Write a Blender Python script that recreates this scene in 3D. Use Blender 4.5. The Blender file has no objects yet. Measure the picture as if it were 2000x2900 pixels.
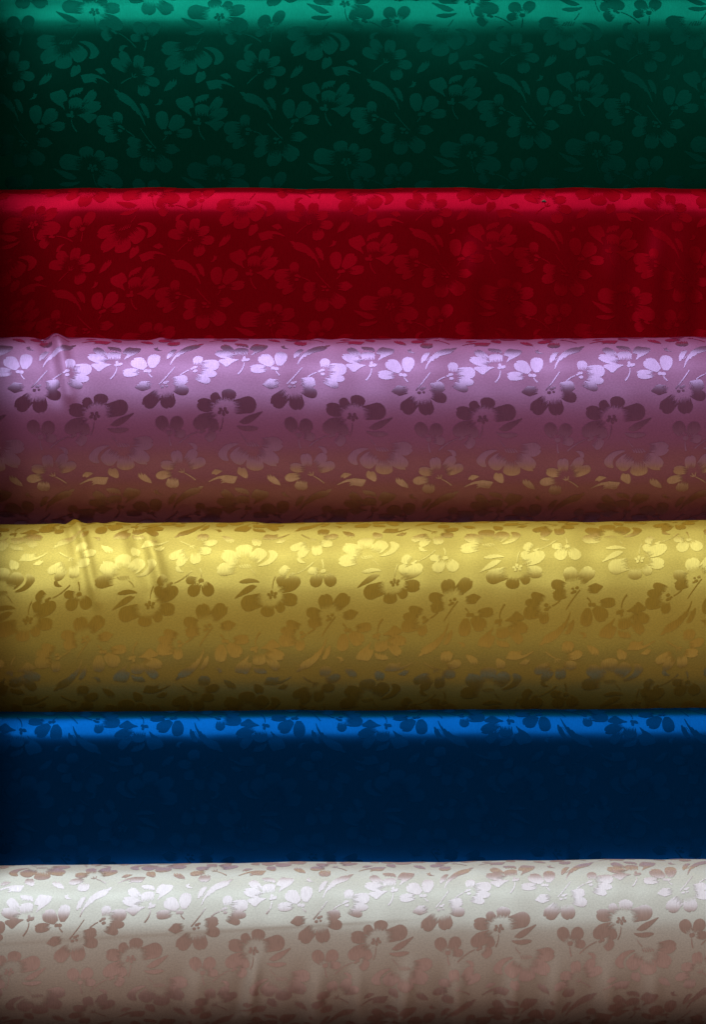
import bpy, math, random
import numpy as np
from mathutils import Vector
from mathutils.geometry import delaunay_2d_cdt

random.seed(7)
U = 0.00035            # metres per design unit (the cloth is laid out in these units)
D = 12000.0            # viewing distance in design units
col = bpy.context.scene.collection

# ------------------------------------------------------------------ camera
scene = bpy.context.scene
cam_data = bpy.data.cameras.new("camera")
cam = bpy.data.objects.new("camera", cam_data)
col.objects.link(cam)
cam.location = (0, -D * U, 0)
cam.rotation_euler = (math.radians(90), 0, 0)
cam_data.sensor_fit = 'VERTICAL'
cam_data.sensor_height = 36.0
cam_data.lens = 36.0 * D / 2900.0
cam_data.clip_end = 100.0
scene.camera = cam

# ------------------------------------------------------------------ light
world = bpy.data.worlds.new("World")
scene.world = world
world.use_nodes = True
bg = world.node_tree.nodes["Background"]
bg.inputs[0].default_value = (1.0, 0.70, 0.56, 1)
bg.inputs[1].default_value = 0.115

def area(name, loc, target, sx, sy, power, color):
    l = bpy.data.lights.new(name, 'AREA')
    l.shape = 'RECTANGLE'; l.size = sx; l.size_y = sy
    l.energy = power; l.color = color
    o = bpy.data.objects.new(name, l); col.objects.link(o)
    o.location = loc
    o.rotation_euler = (Vector(target) - Vector(loc)).to_track_quat('-Z', 'Y').to_euler()
    return o
# a sloping skylight high in front of the display, a little to the left of it
area("skylight", (-0.85, -1.30, 2.92), (-0.85, 0, 0), 1.1, 4.2, 128, (0.87, 0.95, 1.0))

vs = scene.view_settings
vs.view_transform = 'Standard'; vs.look = 'None'; vs.exposure = 0; vs.gamma = 1
vs.use_curve_mapping = False
scene.render.engine = 'CYCLES'
scene.cycles.max_bounces = 8
scene.cycles.use_denoising = True

# ------------------------------------------------------------------ materials
def ln(c):
    c = c / 255.0
    return c / 12.92 if c < 0.04045 else ((c + 0.055) / 1.055) ** 2.4
def rgb(r, g, b):
    return (ln(r), ln(g), ln(b), 1)

def weave(name, body, tint, satin, diffuse, rough, aniso, tilt=0.0, streak=0.15):
    """one face of a damask. Satin: long floats round the bolt, one clean lobe.
    Weft face: short crossing floats, each rising and dipping by the angle tilt."""
    m = bpy.data.materials.new(name); m.use_nodes = True
    nt = m.node_tree; N = nt.nodes; L = nt.links
    N.remove(N["Principled BSDF"]); outn = N["Material Output"]
    uv = N.new("ShaderNodeUVMap"); uv.uv_map = "thread"
    mp = N.new("ShaderNodeMapping")
    mp.inputs["Scale"].default_value = (1100, 120, 1) if satin else (500, 600, 1)
    L.new(uv.outputs[0], mp.inputs[0])
    nz = N.new("ShaderNodeTexNoise"); nz.inputs["Scale"].default_value = 1.0
    nz.inputs["Detail"].default_value = 3; nz.inputs["Roughness"].default_value = 0.7
    L.new(mp.outputs[0], nz.inputs["Vector"])
    nz2 = N.new("ShaderNodeTexNoise"); nz2.inputs["Scale"].default_value = 14.0
    nz2.inputs["Detail"].default_value = 4
    L.new(uv.outputs[0], nz2.inputs["Vector"])
    mr = N.new("ShaderNodeMapRange")
    mr.inputs[1].default_value = 0.25; mr.inputs[2].default_value = 0.75
    mr.inputs[3].default_value = 1 - streak; mr.inputs[4].default_value = 1 + streak
    L.new(nz.outputs["Fac"], mr.inputs[0])
    def shade(c):
        hs = N.new("ShaderNodeHueSaturation"); hs.inputs["Color"].default_value = c
        L.new(mr.outputs[0], hs.inputs["Value"]); return hs.outputs[0]
    rr = N.new("ShaderNodeMapRange")
    rr.inputs[1].default_value = 0.3; rr.inputs[2].default_value = 0.7
    rr.inputs[3].default_value = rough - 0.025; rr.inputs[4].default_value = rough + 0.025
    L.new(nz2.outputs["Fac"], rr.inputs[0])
    bp = N.new("ShaderNodeBump"); bp.inputs["Strength"].default_value = 0.06
    bp.inputs["Distance"].default_value = 0.0003
    L.new(nz.outputs["Fac"], bp.inputs["Height"])
    def vm(op, a, b=None, c=None):
        n = N.new("ShaderNodeVectorMath"); n.operation = op
        for i, v in enumerate((a, b)):
            if v is None: continue
            if isinstance(v, tuple): n.inputs[i].default_value = v
            else: L.new(v, n.inputs[i])
        if c is not None: n.inputs["Scale"].default_value = c
        return n.outputs[0]
    nrm = bp.outputs[0]
    around = vm('NORMALIZE', vm('CROSS_PRODUCT', nrm, (1, 0, 0)))
    along = vm('NORMALIZE', vm('CROSS_PRODUCT', around, nrm))
    def lobe(k):
        g = N.new("ShaderNodeBsdfAnisotropic")
        L.new(shade(tint), g.inputs["Color"]); L.new(rr.outputs[0], g.inputs["Roughness"])
        g.inputs["Anisotropy"].default_value = aniso
        L.new(around, g.inputs["Tangent"])   # narrow round the bolt, wide along it
        L.new(vm('NORMALIZE', vm('ADD', nrm, vm('SCALE', around, c=k))) if k else nrm, g.inputs["Normal"])
        return g.outputs[0]
    def mix(f, a, b):
        n = N.new("ShaderNodeMixShader"); n.inputs[0].default_value = f
        L.new(a, n.inputs[1]); L.new(b, n.inputs[2]); return n.outputs[0]
    d = N.new("ShaderNodeBsdfDiffuse"); L.new(shade(body), d.inputs["Color"]); L.new(nrm, d.inputs["Normal"])
    gl = mix(0.5, lobe(tilt), lobe(-tilt)) if tilt else lobe(0)
    L.new(mix(diffuse, gl, d.outputs[0]), outn.inputs["Surface"])
    return m

SATIN = dict(satin=True, diffuse=0.22, rough=0.42, aniso=0.55)
WEFT = dict(satin=False, diffuse=0.50, rough=0.45, aniso=0.35, tilt=math.tan(math.radians(13)))

# ------------------------------------------------------------------ cross sections
def profile(segs, n=900):
    """integrate (end angle, radius) arcs from a start angle; y down, z to viewer"""
    th = [segs[0]]; 
    ths, ds = [], []
    a0 = math.radians(segs[0])
    for a1, r in segs[1:]:
        a1 = math.radians(a1)
        L = (a1 - a0) * r
        k = max(4, int(L / 3))
        for i in range(k):
            ths.append(a0 + (a1 - a0) * (i + 0.5) / k); ds.append(L / k)
        a0 = a1
    ths = np.array(ths); ds = np.array(ds)
    # ease the curvature jumps
    s = np.concatenate([[0], np.cumsum(ds)])
    y = np.concatenate([[0], np.cumsum(np.cos(ths) * ds)])
    z = np.concatenate([[0], np.cumsum(-np.sin(ths) * ds)])
    thv = np.interp(s, (s[1:] + s[:-1]) / 2, ths)
    ker = np.hanning(23); ker /= ker.sum()
    pad = np.concatenate([[thv[0]] * 11, thv, [thv[-1]] * 11])
    thv = np.convolve(pad, ker, 'valid')
    top = np.argmin(np.abs(thv + math.pi / 2))
    z0 = z.max() 
    y = y - y[top]                      # y=0 at the top silhouette
    s = s - s[top]                      # s=0 there too
    return s, y, z - z0, thv            # z=0 at the foremost point

def waves(seed, n, lx, ls):
    r = np.random.RandomState(seed)
    kx = 2 * np.pi / lx * r.uniform(-1, 1, n); ks = 2 * np.pi / ls * r.uniform(-1, 1, n)
    ph = r.uniform(0, 6.28, n); am = r.uniform(0.4, 1, n); am /= np.sqrt((am ** 2).sum() / 2)
    def f(x, s):
        o = 0
        for a, b, c, d in zip(kx, ks, ph, am):
            o = o + d * np.cos(a * x + b * s + c)
        return o * 0.6
    return f

class Surface:
    def __init__(self, spec):
        self.sp = spec
        self.s, self.y, self.z, self.th = profile(spec['segs'])
        self.k = 1.0
        self.soft = [(waves(sd, 14, lx, ls), am) for sd, lx, ls, am in spec['soft']]
    def place(self, z_front):
        """real depth of the foremost point, real size from the depth"""
        self.zf = z_front
        self.k = (D - z_front) / D
        self.yt = (self.sp['top'] - 1450.0) * self.k
        for _ in range(4):                 # the top silhouette stands farther back than the front
            self.yt += (self.sp['top'] - self.rows().min()) * self.k
    def rows(self):
        o = self.outline()
        return 1450.0 + o[:, 0] * D / (D - o[:, 1])
    def outline(self):
        return np.stack([self.y * self.k + self.yt, self.z * self.k + self.zf], 1)
    def disp(self, x, s):
        d = 0
        for f, a in self.soft:
            d = d + a * f(x, s)
        for (x0, s0, x1, s1, w, amp) in self.sp.get('folds', []):
            dx, dsv = x1 - x0, s1 - s0
            L2 = dx * dx + dsv * dsv
            t = ((x - x0) * dx + (s - s0) * dsv) / L2
            L = math.sqrt(L2)
            dist = ((x - x0) * -dsv + (s - s0) * dx) / L
            tc = np.clip(t, 0, 1)
            end = np.exp(-((t - tc) * L / (1.6 * w)) ** 2)
            fade = (1 - 0.75 * tc)
            if s0 > 0:                     # folds that begin in the face grow in softly
                g = np.clip(tc / 0.55, 0, 1); fade = 1.25 * g * g * (3 - 2 * g) * (1 - 0.35 * tc)
            q = dist / w
            d = d + amp * fade * end * (np.exp(-q * q) - 0.45 * np.exp(-((q - 1.9) / 1.1) ** 2))
        for (x0, s0, slope, amp, xe) in self.sp.get('seams', []):      # edge of the layer beneath
            d = d + amp * 0.5 * (1 + np.tanh((s - s0 - slope * (x - x0)) / 4.0)) * 0.5 * (1 - np.tanh((x - xe) / 120.0))
        for (x0, s0, wx, ws, amp) in self.sp.get('dents', []):
            d = d + amp * np.exp(-((x - x0) / wx) ** 2 - ((s - s0) / ws) ** 2)
        return d
    def raw(self, x, s, off):
        th = np.interp(s, self.s, self.th)
        y = np.interp(s, self.s, self.y); z = np.interp(s, self.s, self.z)
        d = self.disp(x, s) + off
        yy = y + np.sin(th) * d + self.sp['tilt'] * (x - 1000) / 1000.0 + self.sp.get('bow', 0) * ((x - 1000) / 1000.0) ** 2
        zz = z + np.cos(th) * d
        X = (x - 1000.0) * self.k
        return np.stack([X * U, -(zz * self.k + self.zf) * U, -(yy * self.k + self.yt) * U], -1)
    def pos(self, x, s, off=0.0):
        p = self.raw(x, s, off)
        e = 1.5
        dx = self.raw(x + e, s, off) - self.raw(x - e, s, off)
        dsv = self.raw(x, s + e, off) - self.raw(x, s - e, off)
        n = np.cross(dsv, dx)
        n /= np.linalg.norm(n, axis=-1, keepdims=True) + 1e-12
        return p, n
    def s_at_y(self, yimg):
        """arc position for a point seen at image row yimg (front branch)"""
        m = np.abs(self.th) <= math.radians(88)
        return float(np.interp(yimg, self.rows()[m], self.s[m]))

def mesh_obj(name, verts, faces, normals, uvs, mat, parent):
    me = bpy.data.meshes.new(name)
    me.from_pydata(verts.tolist(), [], faces)
    me.materials.append(mat)
    me.polygons.foreach_set("use_smooth", [True] * len(me.polygons))
    uvl = me.uv_layers.new(name="thread")
    idx = np.zeros(len(me.loops), dtype=np.int32); me.loops.foreach_get("vertex_index", idx)
    uvl.data.foreach_set("uv", uvs[idx].astype(np.float32).ravel())
    if normals is not None:
        me.normals_split_custom_set_from_vertices(normals.tolist())
    o = bpy.data.objects.new(name, me)
    col.objects.link(o)
    o.parent = parent
    return o

# ------------------------------------------------------------------ the woven figure, drawn once
# motif outlines in figure units; the repeat is TW wide and TH high
TW, TH = 1428.0, 1812.0
R = random.Random(3)

def petal(bx, by, tx, ty, w, kind='r', fringe=5, base=0.5):
    if fringe: base = min(0.78, base + 0.16)
    w *= 1.06
    ax, ay = tx - bx, ty - by
    L = math.hypot(ax, ay); ax /= L; ay /= L
    px, py = -ay, ax
    j1, j2, j3 = R.uniform(-.06, .06), R.uniform(-.05, .05), R.uniform(0, 6.28)
    def f(t):
        if t > 0.58:
            q = (t - 0.58) / 0.42
            if kind == 'p':
                return max(0.0, 1 - q) ** 0.75 * (1 - 0.15 * q) + 0.0
            return math.sqrt(max(0, 1 - q ** 2.3))
        q = (0.58 - t) / 0.58
        return 1 - (1 - base) * q ** 1.7
    pts = []
    left, right = [], []
    n = 11
    for i in range(n + 1):
        t = i / n
        t = 1 - (1 - t) ** 1.5
        h = 0.5 * w * f(t)
        wob = 1 + 0.035 * math.sin(9 * t + j3)
        left.append((t * L, h * wob * (1 + j1)))
        right.append((t * L, -h * wob * (1 - j1)))
    tipcurve = []
    if kind == 'n':                       # a notched tip
        cut = 0.09 * L
        o = R.uniform(-.12, .12) * w
        left = [p for p in left if p[0] < 0.97 * L]; right = [p for p in right if p[0] < 0.97 * L]
        tipcurve = [(0.985 * L, 0.16 * w + o), (L - cut * 0.4, 0.05 * w + o), (L - cut, o),
                    (L - cut * 0.2, -0.06 * w + o), (1.01 * L, -0.15 * w + o)]
    else:
        right = right[:-1]
    loop = left + tipcurve + right[::-1]
    if fringe:
        bl = -left[0][1]; br = left[0][1]
        z = []
        for i in range(fringe):
            a = (i + 0.5) / fringe
            z.append(((0.30 + R.uniform(-.10, .16)) * L, bl + (br - bl) * (i + 0.12) / fringe if i else bl * 0.86))
            z.append(((-0.01 - R.uniform(-.04, .13)) * L, (bl + (br - bl) * a) * 0.92))
        z.append(((0.16) * L, br * 0.86))
        # taper the two corner points a little into spikes too
        loop = loop + z
    out = [(bx + ax * u + px * v + j2 * 0, by + ay * u + py * v) for u, v in loop]
    return out

def smooth(pts, k=2):
    for _ in range(k):
        o = []
        for i in range(len(pts)):
            a, b = pts[i], pts[(i + 1) % len(pts)]
            o.append((a[0] * .75 + b[0] * .25, a[1] * .75 + b[1] * .25))
            o.append((a[0] * .25 + b[0] * .75, a[1] * .25 + b[1] * .75))
        pts = o
    return pts

def ribbon(pts, w0, w1):
    L, Rr = [], []
    n = len(pts)
    for i, (x, y) in enumerate(pts):
        a = pts[max(0, i - 1)]; b = pts[min(n - 1, i + 1)]
        dx, dy = b[0] - a[0], b[1] - a[1]; l = math.hypot(dx, dy)
        w = (w0 + (w1 - w0) * i / (n - 1)) / 2
        L.append((x - dy / l * w, y + dx / l * w)); Rr.append((x + dy / l * w, y - dx / l * w))
    return L + Rr[::-1]

def curve3(a, b, c, n=8):
    return [((1-t)**2*a[0]+2*t*(1-t)*b[0]+t*t*c[0], (1-t)**2*a[1]+2*t*(1-t)*b[1]+t*t*c[1]) for t in [i/n for i in range(n+1)]]

def blob(x, y, rx, ry, ang=0):
    a0 = math.radians(ang)
    o = []
    for i in range(9):
        a = 2 * math.pi * i / 9; r = R.uniform(.88, 1.12)
        u, v = rx * r * math.cos(a), ry * r * math.sin(a)
        o.append((x + u * math.cos(a0) - v * math.sin(a0), y + u * math.sin(a0) + v * math.cos(a0)))
    return o

def seeds(x, y, n, rx, ry, r):
    o = []
    for i in range(n):
        a = 2 * math.pi * i / n + 0.4
        o.append(blob(x + rx * math.cos(a), y + ry * math.sin(a), r, r * .8, math.degrees(a)))
    return o

MOTIFS = []
def motif(name, *polys):
    MOTIFS.append((name, list(polys)))

motif('woven_flower',                                   # large hanging flower
      petal(1010, 195, 785, 205, 150, 'n', 7), petal(1050, 285, 845, 425, 158, 'n', 7),
      petal(1105, 345, 1110, 522, 185, 'r', 8, .6), petal(1205, 285, 1335, 430, 170, 'r', 7),
      smooth([(1255,212),(1330,205),(1420,228),(1485,290),(1510,345),(1470,400),(1420,418),(1385,412),(1410,350),(1390,290),(1330,245)],1),
      ribbon([(1050,235),(1085,195)],16,6), ribbon([(1080,240),(1115,190)],18,6), ribbon([(1110,242),(1140,188)],18,6),
      ribbon([(1140,240),(1165,190)],18,6), ribbon([(1168,235),(1190,195)],16,6),
      ribbon(curve3((1188,172),(1225,140),(1250,90)),9,6))
motif('woven_bud', smooth([(1222,482),(1255,500),(1270,478),(1295,490),(1308,560),(1262,596),(1206,628),(1184,595),(1194,520)],1))
motif('woven_flower',                                   # small open flower with a stalk
      petal(405, 490, 222, 405, 112, 'r', 6), petal(435, 425, 320, 292, 105, 'r', 6),
      petal(525, 455, 540, 298, 122, 'n', 6), petal(560, 485, 718, 458, 108, 'n', 6),
      petal(608, 570, 778, 612, 102, 'r', 5), petal(588, 635, 608, 768, 132, 'n', 6, .6),
      ribbon([(468,565),(462,510)],16,8), ribbon([(478,562),(505,515)],12,8), ribbon([(482,565),(525,548)],16,10),
      ribbon(curve3((458,572),(400,600),(342,658)),11,15))
motif('woven_leaf', smooth([(300,292),(305,236),(345,208),(412,210),(360,240),(340,288)],1))
motif('woven_leaf', [(828,703),(838,660),(860,625),(905,572),(915,600),(942,552),(944,600),(968,560),(974,612),(950,645),(905,680)])
motif('woven_leaf', [(720,862),(750,845),(772,822),(776,778),(792,800),(816,798),(808,835),(785,856)])
motif('woven_leaf',
      [(1303,602),(1360,592),(1430,583),(1520,604),(1575,635),(1630,672),(1622,680),(1560,650),(1500,632),(1475,640),(1500,668),(1465,655),(1496,698),(1440,680),(1395,692),(1350,696),(1335,680),(1322,650)],
      [(1462,535),(1500,520),(1545,513),(1582,548),(1588,582),(1560,572),(1545,590),(1505,566)])
motif('woven_leaf',
      [(258,735),(300,742),(330,765),(350,758),(410,778),(460,812),(505,855),(545,915),(580,985),(602,1040),(618,1105),(606,1098),(580,1035),(548,985),(530,985),(505,945),(490,950),(450,905),(390,880),(330,852),(290,802),(305,795),(275,770)],
      [(556,858),(585,846),(615,862),(645,905),(660,955),(662,1010),(645,1015),(628,985),(615,990),(585,920)],
      ribbon(curve3((520,895),(570,930),(600,985)),4,7))
motif('woven_flower',                                   # side-turned cluster
      smooth([(956,800),(1000,782),(1060,772),(1098,752),(1140,795),(1172,888),(1128,898),(1108,915),(1150,1010),(1095,955),(1040,925),(975,870)],1),
      [(1178,845),(1185,805),(1205,772),(1268,750),(1338,748),(1336,780),(1310,800),(1308,828),(1285,800),(1280,828),(1255,812),(1240,840),(1225,818),(1205,845)],
      petal(1255, 995, 1262, 856, 150, 'r', 7, .7), petal(1350, 955, 1478, 785, 105, 'n', 4, .45),
      petal(1325, 1025, 1545, 930, 118, 'n', 5, .4),
      smooth([(1262,1062),(1330,1052),(1400,1048),(1488,1052),(1508,1082),(1460,1120),(1410,1168),(1370,1130),(1330,1092)],1),
      blob(1180,1060,32,22,20), blob(1215,1035,18,26), blob(1225,1075,22,16,-30),
      ribbon(curve3((1212,1105),(1210,1190),(1275,1255)),10,18))
motif('woven_flower',                                   # half-open flower
      petal(818, 1135, 802, 925, 138, 'r', 0, .35), petal(892, 1135, 1040, 995, 150, 'n', 0, .4),
      petal(958, 1182, 1142, 1182, 108, 'n', 4, .4),
      blob(848,1175,30,24), blob(885,1172,26,22), ribbon(curve3((850,1205),(835,1235),(808,1258)),12,14))
motif('woven_flower',
      petal(308, 1128, 303, 992, 105, 'r', 5, .5), petal(262, 1135, 62, 1130, 148, 'r', 6, .6),
      petal(268, 1248, 82, 1252, 82, 'r', 5), petal(315, 1278, 155, 1345, 86, 'r', 5),
      blob(335,1158,30,20,10), blob(328,1206,26,20), blob(368,1178,16,12), ribbon(curve3((395,1190),(450,1210),(492,1250)),12,14))
motif('woven_flower',
      petal(570, 1318, 405, 1308, 115, 'n', 6), petal(555, 1405, 392, 1452, 115, 'r', 6),
      petal(622, 1455, 610, 1628, 155, 'n', 8, .6), petal(728, 1455, 885, 1592, 152, 'n', 8, .55),
      petal(815, 1350, 995, 1372, 108, 'p', 5, .5),
      blob(632,1322,18,12), blob(660,1335,24,18), blob(690,1378,22,16), blob(640,1372,16,12),
      ribbon(curve3((725,1352),(640,1260),(560,1138)),14,10))
cx, cy = 1432, 1672
motif('woven_flower',                                   # broad flower with seeded heart and two leaves
      petal(cx-120, cy-45, cx-368, cy-95, 172, 'r', 8, .6), petal(cx-52, cy-112, cx-72, cy-245, 150, 'r', 7, .6),
      petal(cx+45, cy-95, cx+125, cy-195, 100, 'r', 6, .6), petal(cx+105, cy-50, cx+290, cy-90, 140, 'n', 6, .5),
      petal(cx+80, cy+55, cx+330, cy+160, 150, 'r', 6, .45),
      smooth([(cx-455,cy-20),(cx-380,cy+8),(cx-255,cy+48),(cx-165,cy+120),(cx-200,cy+118),(cx-215,cy+135),(cx-290,cy+122),(cx-370,cy+60)],1),
      smooth([(cx-400,cy+175),(cx-320,cy+150),(cx-210,cy+160),(cx-130,cy+150),(cx-190,cy+195),(cx-290,cy+215)],1),
      *seeds(cx, cy, 5, 42, 30, 22), blob(cx,cy,14,11),
      ribbon(curve3((cx+5,cy+70),(cx+5,cy+150),(cx+45,cy+215)),8,12))
motif('woven_flower',                                   # three-petalled sprig
      petal(575, 1812+65, 482, 1812-85, 135, 'r', 4, .4), petal(640, 1812+55, 722, 1812-95, 132, 'r', 4, .4),
      petal(555, 1812+95, 425, 1812+110, 90, 'r', 4, .5),
      blob(605,1812+92,36,28), ribbon(curve3((608,1812+130),(608,1812+190),(590,1812+240)),10,18))
motif('woven_flower',
      petal(180, 1812+40, 60, 1812-10, 120, 'r', 5, .5), petal(232, 1812+10, 240, 1812-110, 105, 'r', 5, .5),
      petal(195, 1812+100, 105, 1812+165, 122, 'r', 5, .5),
      blob(228,1812+70,26,18), blob(255,1812+88,22,14), ribbon(curve3((290,1812+85),(400,1812+120),(495,1812+215)),9,14))

def inside(p, poly):
    x, y = p; c = False; j = len(poly) - 1
    for i in range(len(poly)):
        xi, yi = poly[i]; xj, yj = poly[j]
        if (yi > y) != (yj > y) and x < (xj - xi) * (y - yi) / (yj - yi + 1e-12) + xi:
            c = not c
        j = i
    return c

def triangulate(poly, step=34.0):
    dense = []
    for i in range(len(poly)):
        a, b = poly[i], poly[(i + 1) % len(poly)]
        l = math.hypot(b[0]-a[0], b[1]-a[1])
        if l < 0.5: continue
        k = max(1, int(l / step))
        for q in range(k):
            dense.append((a[0] + (b[0]-a[0]) * q / k, a[1] + (b[1]-a[1]) * q / k))
    n = len(dense)
    xs = [p[0] for p in dense]; ys = [p[1] for p in dense]
    vs_ = [Vector(p) for p in dense]
    y = min(ys) + step / 2; row = 0
    while y < max(ys):
        x = min(xs) + (step / 2 if row % 2 else 0)
        while x < max(xs):
            if inside((x, y), dense) and min((x-p[0])**2 + (y-p[1])**2 for p in dense) > (0.3 * step) ** 2:
                vs_.append(Vector((x, y)))
            x += step
        y += step; row += 1
    r = delaunay_2d_cdt(vs_, [], [list(range(n))], 1, 1e-4)
    V = np.array([[v.x, v.y] for v in r[0]])
    return V, [list(f) for f in r[2] if len(f) == 3]

FIG = []
for name, polys in MOTIFS:
    V, F, O, k = [], [], [], 0
    for i, p in enumerate(polys):
        v, f = triangulate(p)
        if len(f) == 0: continue
        V.append(v); F += [[a + k for a in t] for t in f]; O.append(np.full(len(v), i * 0.03)); k += len(v)
    FIG.append((name, np.concatenate(V), F, np.concatenate(O)))

# ------------------------------------------------------------------ bolts
X1 = 2420.0                 # the cloth runs on past both sides of the picture

def build_bolt(spec, surf):
    root = bpy.data.objects.new(spec['name'], None); col.objects.link(root)
    low = surf.outline()[:, 0].max()
    root['label'] = spec['label']; root['category'] = 'fabric bolt'; root['group'] = 'floral damask bolts stacked on the display'
    # cloth
    sa, sb = surf.s[0], surf.s[-1]
    nx = 360; ns = int((sb - sa) / 4.5)
    X0 = -26.0
    xs = np.linspace(X0, X1, nx); ss = np.linspace(sa, sb, ns)
    Xg, Sg = np.meshgrid(xs, ss)
    P, Nn = surf.pos(Xg.ravel(), Sg.ravel())
    faces = []
    for j in range(ns - 1):
        b = j * nx
        faces += [(b + i, b + nx + i, b + nx + i + 1, b + i + 1) for i in range(nx - 1)]
    # back strip closes the roll, fans close its two ends
    b = (ns - 1) * nx
    faces += [(b + i, i, i + 1, b + i + 1) for i in range(nx - 1)]
    faces.append([j * nx for j in range(ns)][::-1]); faces.append([j * nx + nx - 1 for j in range(ns)])
    uv = np.stack([Xg.ravel() * U, Sg.ravel() * U], 1)
    ground, figure = spec['mats']
    cloth = mesh_obj('cloth', P, faces, Nn, uv, ground, root)
    # the figure woven into it
    fx, fy, k = spec['fx'], spec['fy'], spec['period'] / TW
    (ax, ay), (ix, iy) = spec['anchor']
    s_anchor = surf.s_at_y(iy)
    sl = spec['slope']; warp = spec.get('warp', lambda x: 0 * x)
    def to_cloth(V):
        u = (V[:, 0] - ax) * k * fx
        v = (V[:, 1] - ay) * k * fy * spec.get('ky', 1.0)
        x = ix + u
        s = s_anchor + v + sl * (x - ix) + warp(x) - warp(np.array([float(ix)]))[0]
        ph = spec['top'] * 0.013                       # the weave is pulled a little out of true
        return x + 4.0 * np.sin(s / 95.0 + x / 410.0 + ph), s + 5.0 * np.sin(x / 150.0 + s / 260.0 + ph)
    m = (surf.th > math.radians(-120)) & (surf.th < math.radians(70))
    s_lo, s_hi = surf.s[m].min(), surf.s[m].max()
    for name, V, F, O in FIG:
        for i in range(-9, 10):
            for j in range(-4, 5):
                x, s = to_cloth(V + np.array([i * TW, j * TH]))
                if x.max() < X0 + 4 or x.max() > X1 - 50 or s.max() < s_lo or s.min() > s_hi: continue
                if s.min() < sa + 5 or s.max() > sb - 5: continue
                x = np.maximum(x, X0 + 1.0 + 0.02 * O)
                P, Nn = surf.pos(x, s, 0.55 + O)
                Fq = F if fx * fy < 0 else [t[::-1] for t in F]
                mesh_obj(name, P, Fq, Nn, np.stack([x * U, s * U], 1), figure, cloth)
    return root

def mats(key, body, tint, satin_ground, s_over={}, w_over={}):
    so = dict(s_over); st = so.pop('tint', tint); sb = so.pop('body', body)
    a = weave(key + "_satin", sb, st, **{**SATIN, **so})
    wo = dict(w_over); wt = wo.pop('tint', tint)
    b = weave(key + "_weft", body, wt, **{**WEFT, **wo})
    return (a, b) if satin_ground else (b, a)

def bump(x, c, w):
    return np.exp(-((x - c) / w) ** 2)

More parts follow.
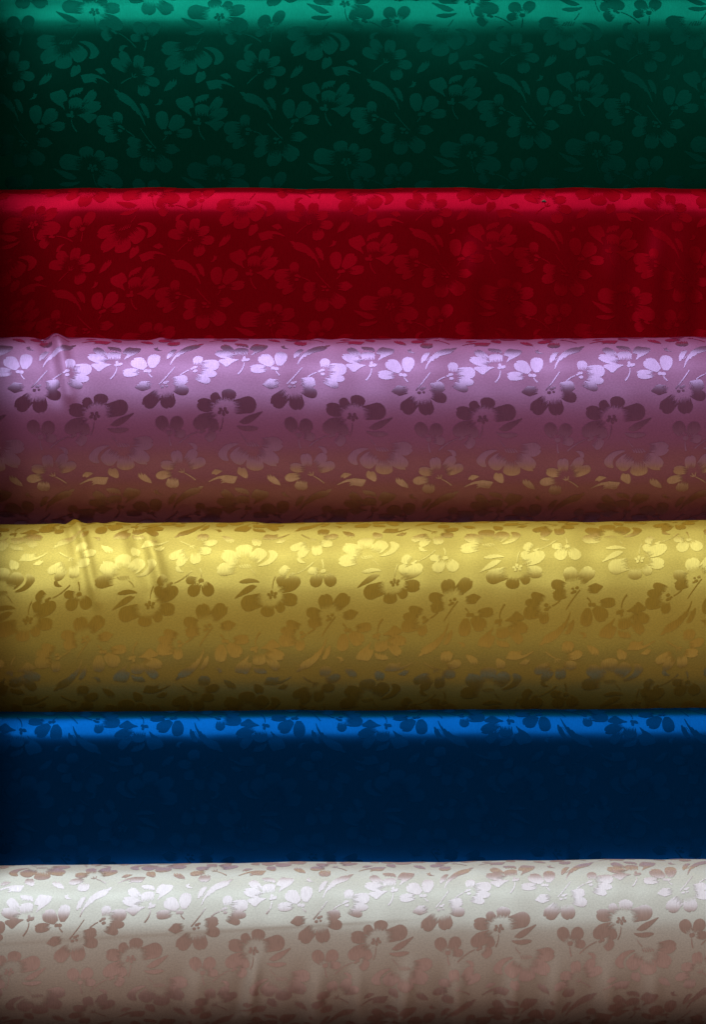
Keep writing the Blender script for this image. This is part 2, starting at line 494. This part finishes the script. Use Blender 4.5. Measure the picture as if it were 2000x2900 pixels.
BOLTS = [
 dict(name='fabric_bolt', label='dark emerald green floral damask bolt at the top of the stack',
      top=-22, segs=[-150, (-40, 100), (-20, 106), (-10, 160), (-5, 480), (2.5, 3500), (150, 150)], tilt=0, soft=[(1, 340, 380, 1.6), (11, 90, 220, 0.32)],
      mats=mats('green', rgb(0, 30, 24), rgb(8, 114, 93), True, dict(diffuse=0.2), dict(diffuse=0.55, tilt=math.tan(math.radians(9)), tint=rgb(6, 98, 80))),
      fx=1, fy=1, period=358, anchor=((480, 500), (380, 205)), slope=-0.03,
      warp=lambda x: 38 * np.exp(-((x - 560) / 230.0) ** 4)),
 dict(name='fabric_bolt', label='deep crimson red floral damask bolt between the green and purple ones',
      top=534, segs=[-150, (-40, 66), (-20, 84), (-10, 140), (-5, 450), (-1, 4900), (150, 110)], tilt=0, soft=[(2, 170, 500, 3.2), (12, 85, 220, 0.38)],
      mats=mats('red', rgb(135, 0, 8), rgb(176, 13, 46), True, dict(diffuse=0.48), dict(diffuse=0.5, tilt=math.tan(math.radians(10)), tint=rgb(148, 6, 27))),
      fx=1, fy=1, period=338, anchor=((480, 500), (539, 673)), slope=-0.2, warp=lambda x: 0.0001 * (x - 539) ** 2,
      folds=[(1335, 150, 1330, 460, 34, 12), (1490, 140, 1480, 460, 45, -9), (1720, 140, 1735, 460, 40, 9), (1860, 120, 1850, 460, 34, 13), (1985, 120, 1975, 460, 30, -9)]),
 dict(name='fabric_bolt', label='lilac purple floral damask bolt reflecting the yellow bolt below it',
      top=961, segs=[-160, (-5, 188), (48, 370), (165, 360)], tilt=0, bow=-6, soft=[(23, 130, 2600, 1.3), (3, 420, 900, 2.0), (13, 90, 220, 0.4)],
      mats=mats('purple', rgb(165, 78, 120), rgb(168, 136, 186), False, dict(diffuse=0.26, tint=rgb(192, 164, 220), body=rgb(150, 50, 90))),
      fx=-1, fy=1, period=365, anchor=((1215, 1040), (326, 1027)), slope=0.01, warp=lambda x: 9 * np.sin(x / 210.0 + 1.0),
      folds=[(125, -90, 195, 270, 20, 16), (452, -110, 446, 25, 20, 15), (905, -110, 900, 20, 24, 13), (968, -100, 978, 15, 20, 8), (1240, -90, 1250, 10, 30, 6)]),
 dict(name='fabric_bolt', label='golden yellow floral damask bolt with creases at its left end',
      step=85, top=1479, segs=[-160, (-5, 210), (36, 480), (165, 230)], tilt=-3, soft=[(24, 130, 2600, 1.3), (4, 420, 900, 2.0), (14, 90, 220, 0.4)],
      mats=mats('yellow', rgb(222, 188, 74), rgb(220, 203, 110), False, dict(diffuse=0.44, tint=rgb(236, 222, 128), body=rgb(218, 172, 54))),
      fx=1, fy=-1, period=346, anchor=((1130, 240), (354, 1632)), slope=-0.1,
      folds=[(178, -90, 272, 340, 15, 11), (300, -90, 350, 210, 19, 5), (395, 60, 460, 300, 19, 7), (255, -100, 262, 0, 16, 9), (700, -90, 712, 30, 30, 6)]),
 dict(name='fabric_bolt', label='royal blue floral damask bolt between the yellow and cream ones',
      step=95, top=2011, segs=[-150, (-40, 88), (-20, 112), (-10, 190), (-6, 600), (-3, 6800), (150, 120)], tilt=-5, soft=[(5, 360, 380, 1.6), (15, 90, 220, 0.32)],
      mats=mats('blue', rgb(0, 42, 78), rgb(5, 86, 166), True, dict(diffuse=0.34), dict(diffuse=0.62, tilt=math.tan(math.radians(8)), tint=rgb(2, 60, 118))),
      fx=-1, fy=-1, period=349, anchor=((1215, 1040), (401, 2062)), slope=-0.01),
 dict(name='fabric_bolt', label='pale cream silver floral damask bolt at the bottom of the stack',
      top=2442, segs=[-160, (-5, 200), (60, 300), (160, 200)], tilt=-9, soft=[(6, 260, 900, 2.2), (16, 85, 220, 0.5)],
      mats=mats('cream', rgb(226, 217, 203), rgb(206, 216, 211), False, dict(diffuse=0.55, tint=rgb(222, 228, 240), body=rgb(218, 180, 162)), dict(diffuse=0.62)),
      fx=-1, fy=1, period=346, anchor=((1215, 1040), (426, 2560)), slope=-0.075, seams=[(188, 312, -0.05, -0.8, 1150)],
      folds=[(735, 320, 700, 560, 18, 12), (1165, 350, 1140, 580, 22, 12), (1292, 350, 1300, 600, 24, 12), (1580, 350, 1570, 600, 24, 10), (905, 350, 890, 600, 26, 12), (1460, 360, 1452, 600, 22, 11), (1010, 360, 1020, 600, 22, 10), (560, 350, 548, 600, 28, 10), (1720, 350, 1730, 600, 26, 10), (1850, 360, 1860, 600, 24, 9)]),
]

surfs = []
prev = None
for sp in BOLTS:
    sf = Surface(sp)
    if prev is None:
        sf.place(0.0)
    else:
        A = prev.outline()
        lo, hi = prev.zf - 200, prev.zf + 900
        for z in np.arange(lo, hi, 4.0):          # push forward until it rests against the one above
            sf.place(z)
            B = sf.outline()
            dmin = np.sqrt(((A[:, None, :] - B[None, :, :]) ** 2).sum(-1)).min()
            inter = (B[:, 0].min() < A[:, 0].max()) and False
            # nearest approach grows once clear; need both clear and in front
            if dmin >= 9 and sf.zf > prev.zf - 150:
                # not nested inside each other
                ca = A.mean(0); cb = B.mean(0)
                if np.hypot(*(ca - cb)) > 0.9 * (np.ptp(A[:, 1]) / 2 + np.ptp(B[:, 1]) / 2):
                    break
    if prev is not None: sf.place(sf.zf + sp.get('step', 40))
    surfs.append(sf); prev = sf
    print('BOLT', sp['label'][:20], 'zf', sf.zf, 'k', round(sf.k, 3))

# ------------------------------------------------------------------ table and added shade panel
def plain(name, color, rough):
    m = bpy.data.materials.new(name); m.use_nodes = True
    nt = m.node_tree; p = nt.nodes["Principled BSDF"]
    tc = nt.nodes.new("ShaderNodeTexCoord"); mp = nt.nodes.new("ShaderNodeMapping")
    mp.inputs["Scale"].default_value = (2, 30, 30)
    nz = nt.nodes.new("ShaderNodeTexNoise"); nz.inputs["Scale"].default_value = 2; nz.inputs["Detail"].default_value = 6
    cr = nt.nodes.new("ShaderNodeValToRGB")
    cr.color_ramp.elements[0].color = tuple(c * 0.6 for c in color[:3]) + (1,)
    cr.color_ramp.elements[1].color = color
    nt.links.new(tc.outputs["Object"], mp.inputs[0]); nt.links.new(mp.outputs[0], nz.inputs["Vector"])
    nt.links.new(nz.outputs["Fac"], cr.inputs[0]); nt.links.new(cr.outputs[0], p.inputs["Base Color"])
    p.inputs["Roughness"].default_value = rough
    return m

def slab(name, corners, thick, mat):
    c = [Vector(v) for v in corners]
    n = (c[1] - c[0]).cross(c[3] - c[0]).normalized() * -thick
    v = c + [p + n for p in c]
    me = bpy.data.meshes.new(name)
    me.from_pydata([tuple(p) for p in v], [], [(0,1,2,3),(7,6,5,4),(0,4,5,1),(1,5,6,2),(2,6,7,3),(3,7,4,0)])
    me.materials.append(mat)
    o = bpy.data.objects.new(name, me); col.objects.link(o)
    o['kind'] = 'structure'
    return o

zt = -max(s.outline()[:, 0].max() for s in surfs) * U - 0.004
front = -max(s.zf for s in surfs) * U
shelf = slab('shelf', [(-0.42, front - 0.015, zt), (0.60, front - 0.015, zt), (0.60, 0.25, zt), (-0.42, 0.25, zt)], 0.03,
             plain('dark_wood', (0.07, 0.022, 0.016, 1), 0.5))
floor = slab('floor', [(-4, -6, zt - 0.78), (4, -6, zt - 0.78), (4, 2, zt - 0.78), (-4, 2, zt - 0.78)], 0.05,
             plain('floor_tile', (0.80, 0.48, 0.37, 1), 0.5))
# unseen panel added to shade left ends: its front edge follows the leaning stack
ztop = 1.0
pv = [(0.25, zt), (front - 0.055, zt), (-surfs[0].zf * U - 0.13, 0.55), (-0.05, ztop), (0.25, ztop)]
side_x = lambda y: -0.366 - 0.0833 * y
me = bpy.data.meshes.new('shade_panel')
me.from_pydata([(side_x(y), y, z) for y, z in pv] + [(side_x(y) - 0.025, y, z) for y, z in pv], [],
               [(4,3,2,1,0),(5,6,7,8,9),(0,1,6,5),(1,2,7,6),(2,3,8,7),(3,4,9,8),(4,0,5,9)])
me.materials.append(plain('shade_panel_wood', (0.05, 0.03, 0.022, 1), 0.6))
side = bpy.data.objects.new('shade_panel', me); col.objects.link(side); side['kind'] = 'structure'

for sp, sf in zip(BOLTS, surfs):
    build_bolt(sp, sf)

# ------------------------------------------------------------------ a crumb of lint caught on the red satin
def crumb(surf, ximg, yimg):
    import bmesh
    s0 = surf.s_at_y(yimg)
    P, Nn = surf.pos(np.array([float(ximg)]), np.array([s0]), 2.2)
    c = Vector(P[0]); n = Vector(Nn[0]); t = Vector((1, 0, 0)); b = n.cross(t).normalized()
    bm = bmesh.new(); r = random.Random(5)
    for (u, v, w, sx, sy, sz) in ((0, 0, 0, 4.2, 2.6, 2.4), (-4.5, -1.2, 0.2, 3.0, 1.5, 1.3), (4.2, -1.4, 0.0, 2.6, 1.6, 1.5), (1.0, 2.0, 0.8, 2.2, 1.4, 1.6)):
        g = bmesh.ops.create_icosphere(bm, subdivisions=2, radius=1.0)
        for vv in g['verts']:
            q = vv.co * r.uniform(0.72, 1.2)
            vv.co = c + (t * (u + q.x * sx) + b * (v + q.y * sy) + n * (w + q.z * sz)) * U
    me = bpy.data.meshes.new('lint_crumb'); bm.to_mesh(me); bm.free()
    m = bpy.data.materials.new('lint'); m.use_nodes = True
    nt = m.node_tree; p = nt.nodes["Principled BSDF"]
    nz = nt.nodes.new("ShaderNodeTexNoise"); nz.inputs["Scale"].default_value = 900
    cr = nt.nodes.new("ShaderNodeValToRGB")
    cr.color_ramp.elements[0].color = (0.02, 0.014, 0.01, 1); cr.color_ramp.elements[1].color = (0.22, 0.19, 0.15, 1)
    nt.links.new(nz.outputs["Fac"], cr.inputs[0]); nt.links.new(cr.outputs[0], p.inputs["Base Color"])
    p.inputs["Roughness"].default_value = 0.9
    me.materials.append(m)
    o = bpy.data.objects.new('lint_crumb', me); col.objects.link(o)
    o['label'] = "tiny grey-brown crumb of lint on the red bolt's shiny top edge"; o['category'] = 'lint'
crumb(surfs[1], 1543, 570)
